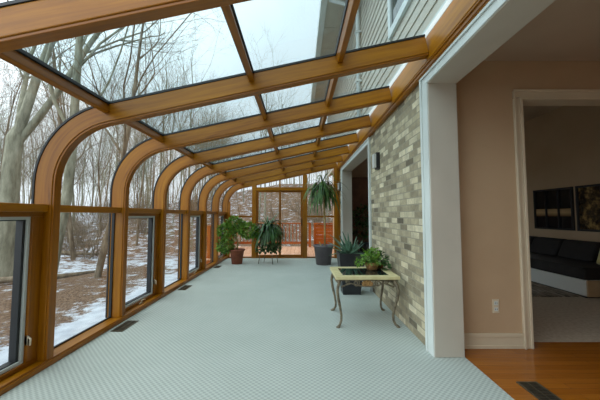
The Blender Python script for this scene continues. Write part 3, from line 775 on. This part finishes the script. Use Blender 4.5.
# 2 strappy plant on a wire stand
o = empty('strap_leaf_plant', (-.73, 7.2, 0), 0, 'dark strap-leaved plant spilling from a pot on a thin wire stand', 'plant')
k = MB()
for a in range(4):
    an = a*PI/2+.5; k.tube([(.25*math.cos(an), .2*math.sin(an), 0), (.2*math.cos(an), .17*math.sin(an), .3), (.12*math.cos(an), .12*math.sin(an), .58)], .007, 6)
k.tube([(.125*math.cos(t*PI/8), .125*math.sin(t*PI/8), .57) for t in range(17)], .007, 6)
k.build('wire_stand', M['iron'], o, True)
k = MB(); k.lathe([(.08, .54), (.125, .74), (.14, .74), (.14, .78), (.12, .78), (.11, .74), (.005, .74)], 0, 0, 0, 22)
p = k.build('pot', M['terra'], o, True)
k = MB()
for i in range(230):
    an = rp_.uniform(0, 2*PI); el = rp_.uniform(.15, 1.4)
    d = (math.cos(an)*math.cos(el), math.sin(an)*math.cos(el), math.sin(el))
    k.blade((rp_.uniform(-.06, .06), rp_.uniform(-.06, .06), .80), d, rp_.uniform(.38, .66), .036, rp_.uniform(1.6, 4.2), 8, .3)
k.build('strap_leaf', M['leaf_d'], o, True)['kind'] = 'stuff'
k = MB()
for cx in ((-.2, -.1), (-.08, -.12), (.05, -.1), (.2, -.08), (.12, .1)):
    ball(k, (cx[0], cx[1], .37), .09, 110, .07, .045, rp_, 1.1)
k.build('trailing_leaf', M['leaf_d'], o)['kind'] = 'stuff'
# 3 tall palm
o = empty('potted_palm', (.57, 7.05, 0), 0, 'tall drooping-leaf palm on a thin cane in a big taupe pot', 'plant')
pot('taupe', o, .225, .17, .45, 32, False, .012)
k = MB(); k.tube([(.03, 0, .38), (.035, .0, .9), (.02, 0, 1.4), (0, 0, 1.72), (-.02, 0, 1.88)], [.022, .02, .02, .022, .02], 10); k.build('cane', M['stem'], o, True)
k = MB(); k.tube([(-.06, .04, .38), (-.06, .04, .44), (-.09, .03, .52)], [.02, .018, .014], 8); k.build('cane', M['stem'], o, True)
k = MB()
for i in range(150):
    an = rp_.uniform(0, 2*PI); el = rp_.uniform(.0, 1.15); z = rp_.uniform(1.66, 1.90)
    d = (math.cos(an)*math.cos(el), math.sin(an)*math.cos(el), math.sin(el))
    ln = rp_.uniform(.45, .86)
    if math.sin(an) > .3: ln *= .8
    k.blade((-.01, 0, z), d, ln, .036, rp_.uniform(2.2, 4.6), 10, .25)
k.build('frond', noisy('palm_leaf', srgb(38, 76, 28), srgb(86, 124, 50), 12, .45), o, True)['kind'] = 'stuff'
# 4 agave in a tapered black planter
o = empty('potted_agave', (.76, 4.5, 0), 0, 'spiky blue-green agave in a tapered square black planter behind the side table', 'plant')
k = MB(); k.lathe([(.13, 0), (.135, .02), (.19, .56), (.2, .6), (.175, .6), (.165, .55), (.005, .55)], 0, 0, 0, 4, True, PI/4)
# square planter built from four corners
k = MB()
for r, z in ((.125, 0), (.185, .59)):
    k.v += [(-r, -r, z), (r, -r, z), (r, r, z), (-r, r, z)]
for z, r in ((.59, .165), (.54, .16)): k.v += [(-r, -r, z), (r, -r, z), (r, r, z), (-r, r, z)]
k.quad([3, 2, 1, 0])
for i in range(4):
    j = (i+1) % 4; k.quad([i, j, j+4, i+4]); k.quad([i+4, j+4, j+8, i+8]); k.quad([i+8, j+8, j+12, i+12])
k.quad([12, 13, 14, 15])
p = k.build('planter', M['blackpot'], o)
MB().box(-.158, -.158, .535, .158, .158, .55).build('soil', M['soil'], p)
for i in range(22):
    k = MB(); an = i*2.39996; el = .2+1.2*(i/22)
    d = (math.cos(an)*math.cos(el), math.sin(an)*math.cos(el), math.sin(el))
    ln = rp_.uniform(.32, .46)*(1.05 if el < 1 else 1)
    if math.cos(an) > .2: ln *= .62
    k.blade((.03*math.cos(an), .03*math.sin(an), .55), d, ln, .072, rp_.uniform(-.2, .9), 8, .45, .01, lambda t: (1-t)**.75*(.75+.5*math.sin(PI*min(1, t*1.6))))
    lf = k.build('leaf', M['leaf_b'], o, True)
    so = lf.modifiers.new('thick', 'SOLIDIFY'); so.thickness = .008
# 5 leafy plant on table
o = empty('table_plant', (.84, 3.50, TZ), 0, 'small bright green leafy plant in a woven pot on the side table', 'plant')
k = MB(); k.lathe([(.055, 0), (.075, .05), (.08, .085), (.072, .085), (.065, .07), (.003, .07)], 0, 0, 0, 20); p = k.build('pot', M['wicker'], o, True)
k = MB()
for i in range(60):
    an = rp_.uniform(0, 2*PI); el = rp_.uniform(.1, 1.3); d = Vector((math.cos(an)*math.cos(el), math.sin(an)*math.cos(el), math.sin(el)))
    ln = rp_.uniform(.10, .24); q0 = Vector((0, 0, .07)); q1 = q0+d*ln*.6; q2 = q0+d*ln+Vector((0, 0, -.04))
    k.tube([q0, q1, q2], .0018, 4)
k.build('stem', M['leaf'], o)
k = MB(); ball(k, (0, 0, .13), .108, 240, .04, .028, rp_, .75); ball(k, (-.15, -.04, .09), .05, 45, .04, .026, rp_, .6); ball(k, (.02, 0, .2), .06, 50, .045, .03, rp_, .8)
k.build('foliage', M['leaf'], o)
o = empty('trailing_plant', (.955, 3.60, TZ), 0, 'darker trailing plant spilling off the table corner against the brick wall', 'plant')
k = MB(); k.lathe([(.04, 0), (.055, .07), (.05, .07), (.045, .055), (.003, .055)], 0, 0, 0, 18); k.build('pot', M['terra'], o, True)
k = MB(); ball(k, (0, -.01, .11), .085, 160, .045, .03, rp_, .9); ball(k, (.03, -.10, .03), .06, 90, .04, .028, rp_, .9)
vv = [v for v in k.v]; k.v = [(min(v[0], .128), v[1], max(v[2], .004)) for v in vv]
k.build('foliage', M['leaf_d'], o)

# ------------------------------------------------------------------ wall lights
def sconce(y, lab):
    o = empty('wall_light', (XWALL, y, 1.77), 0, lab, 'lamp', 'wall lights on the brick wall')
    MB().box(-.05, -.05, 0, 0, .05, .23).build('back_plate', M['black'], o, bevel=.003)
    MB().box(-.085, -.045, .02, -.05, .045, .21).build('shade', M['frost'], o, bevel=.004)
sconce(4.10, 'black-backed box wall light on the brick beside the near side of the far opening')
sconce(7.83, 'black-backed box wall light between the far opening and the glazed end wall')

# ------------------------------------------------------------------ living room
so = empty('sofa', (4.3, 5.6, 0), 0, 'long low sofa with white base and black cushions below the two pictures', 'sofa')
# faces -X, back towards the wall at X=5
k = MB(); k.box(-.38, -1.45, .03, .62, 1.6, .25); k.build('base', M['sofaw'], so, bevel=.012)
k = MB(); k.box(-.34, -1.4, 0, .58, 1.55, .03); k.build('plinth', M['black'], so)
MB().box(-.375, -1.47, .03, .62, -1.449, .25).build('end_panel', M['sofat'], so, bevel=.004)
for j in range(2): MB().box(-.40, -1.45+j*1.53, .25, .3, -1.45+j*1.53+1.51, .42).build('seat_cushion', M['sofab'], so, bevel=.03, seg=3)
MB().box(.44, -1.45, .25, .62, 1.6, .62).build('backrest', M['sofab'], so, bevel=.04, seg=3)
for j in range(4):
    y = -1.0+j*.64
    k = MB(); k.hexa([(.12, y, .42), (.30, y, .42), (.30, y+.62, .42), (.12, y+.62, .42), (.26, y, .72), (.44, y, .72), (.44, y+.62, .72), (.26, y+.62, .72)]); k.build('back_cushion', M['sofab'], so, bevel=.05, seg=3)
pw = MB(); pw.hexa([(0, -.15, .0), (.12, -.15, .0), (.12, .15, .0), (0, .15, .0), (.1, -.15, .3), (.2, -.15, .3), (.2, .15, .3), (.1, .15, .3)])
pl = pw.build('throw_pillow', noisy('pillow_cloth', srgb(200, 196, 170), srgb(180, 168, 110), 12, .8), bevel=.04, seg=3); pl.location = (4.34, 4.30, .42); tag(pl, 'pale throw pillow on the near end of the black sofa', 'pillow')
def rug_mat():
    m = mat('striped_rug', (.1, .1, .1, 1), .95); v = coord(m, 'Object', (3, .5, 1))
    n = nz(m, v, 6, 4, .7); L(m, ramp(m, n, [(.35, srgb(58, 50, 44)), (.5, srgb(130, 116, 102)), (.65, srgb(184, 170, 154))]), BS(m).inputs['Base Color']); bump(m, n, .5, .01); return m
rg = MB().box(2.5, 4.25, 0, 4.1, 7.2, .012).build('area_rug', rug_mat(), bevel=.004); tag(rg, 'mottled grey and brown rug on the carpet in front of the sofa', 'rug')
def picture(y0, y1, lab, kindp):
    z0, z1 = .86, 1.66
    o = empty('framed_picture', (5.0, (y0+y1)/2, z0), 0, lab, 'picture', 'pictures above the sofa')
    hw = (y1-y0)/2; h = z1-z0
    k = MB(); f = .035
    k.box(-.04, -hw, 0, 0, hw, f); k.box(-.04, -hw, h-f, 0, hw, h); k.box(-.04, -hw, f, 0, -hw+f, h-f); k.box(-.04, hw-f, f, 0, hw, h-f)
    if kindp == 0:
        for q in (-.32, .32): k.box(-.04, q*hw-.014, f, -.012, q*hw+.014, h-f)
    else: k.box(-.04, -.014, f, -.012, .014, h-f)
    k.build('frame', M['black'], o, bevel=.003)
    m = mat('artwork_%d' % kindp, (.1, .1, .1, 1), .25, 0, .6)
    v = coord(m); s_ = N(m, 'ShaderNodeSeparateXYZ'); L(m, v, s_.inputs[0])
    if kindp == 0:
        c = ramp(m, s_.outputs['Z'], [(0, srgb(30, 28, 32)), (.255, srgb(34, 30, 32)), (.26, srgb(104, 76, 48)), (.33, srgb(190, 160, 118)), (.40, srgb(160, 130, 92)), (.405, srgb(26, 28, 28)), (.8, srgb(40, 38, 32))])
    else:
        n = nz(m, v, 7, 5, .7); c = ramp(m, n, [(.4, srgb(24, 20, 16)), (.52, srgb(92, 74, 48)), (.65, srgb(170, 138, 84))])
    L(m, c, BS(m).inputs['Base Color'])
    MB().box(-.012, -hw+f, f, -.004, hw-f, h-f).build('print', m, o)
picture(5.43, 6.33, 'black framed three-panel picture with a pale horizontal band, left above the sofa', 0)
picture(4.45, 5.36, 'black framed picture with golden floral blots, right of the banded picture', 1)
# things seen through the far opening
cb = empty('dark_cabinet', (2.25, 9.9, 0), 0, 'dark tall cabinet seen through the far cased opening', 'cabinet')
MB().box(-.75, -.25, 0, .75, .25, 2.36).build('body', M['brown'], cb, bevel=.006)
for a in (-.74, 0):
    d = MB().box(a+.01, -.275, .05, a+.73, -.25, 2.3).build('door', M['brown'], cb, bevel=.006)
    MB().box(a+.34+.02, -.295, .95, a+.36+.02, -.275, 1.15).build('handle', M['iron'], d)
o = empty('indoor_tree', (1.95, 9.1, 0), 0, 'dark leafy houseplant in the shaded room behind the far opening', 'plant')
k = MB(); k.lathe([(.11, 0), (.16, .32), (.14, .32), (.01, .28)], 0, 0, 0, 20); k.build('pot', M['blackpot'], o, True)
k = MB(); k.tube([(0, 0, .25), (.03, 0, .8), (0, 0, 1.3)], [.02, .016, .01], 8); k.build('stem', M['bark2'], o, True)
k = MB(); ball(k, (0, 0, 1.1), .3, 260, .12, .06, rp_, 1.1); ball(k, (-.05, 0, .7), .25, 160, .12, .06, rp_, 1); k.build('foliage', M['leaf_d'], o)
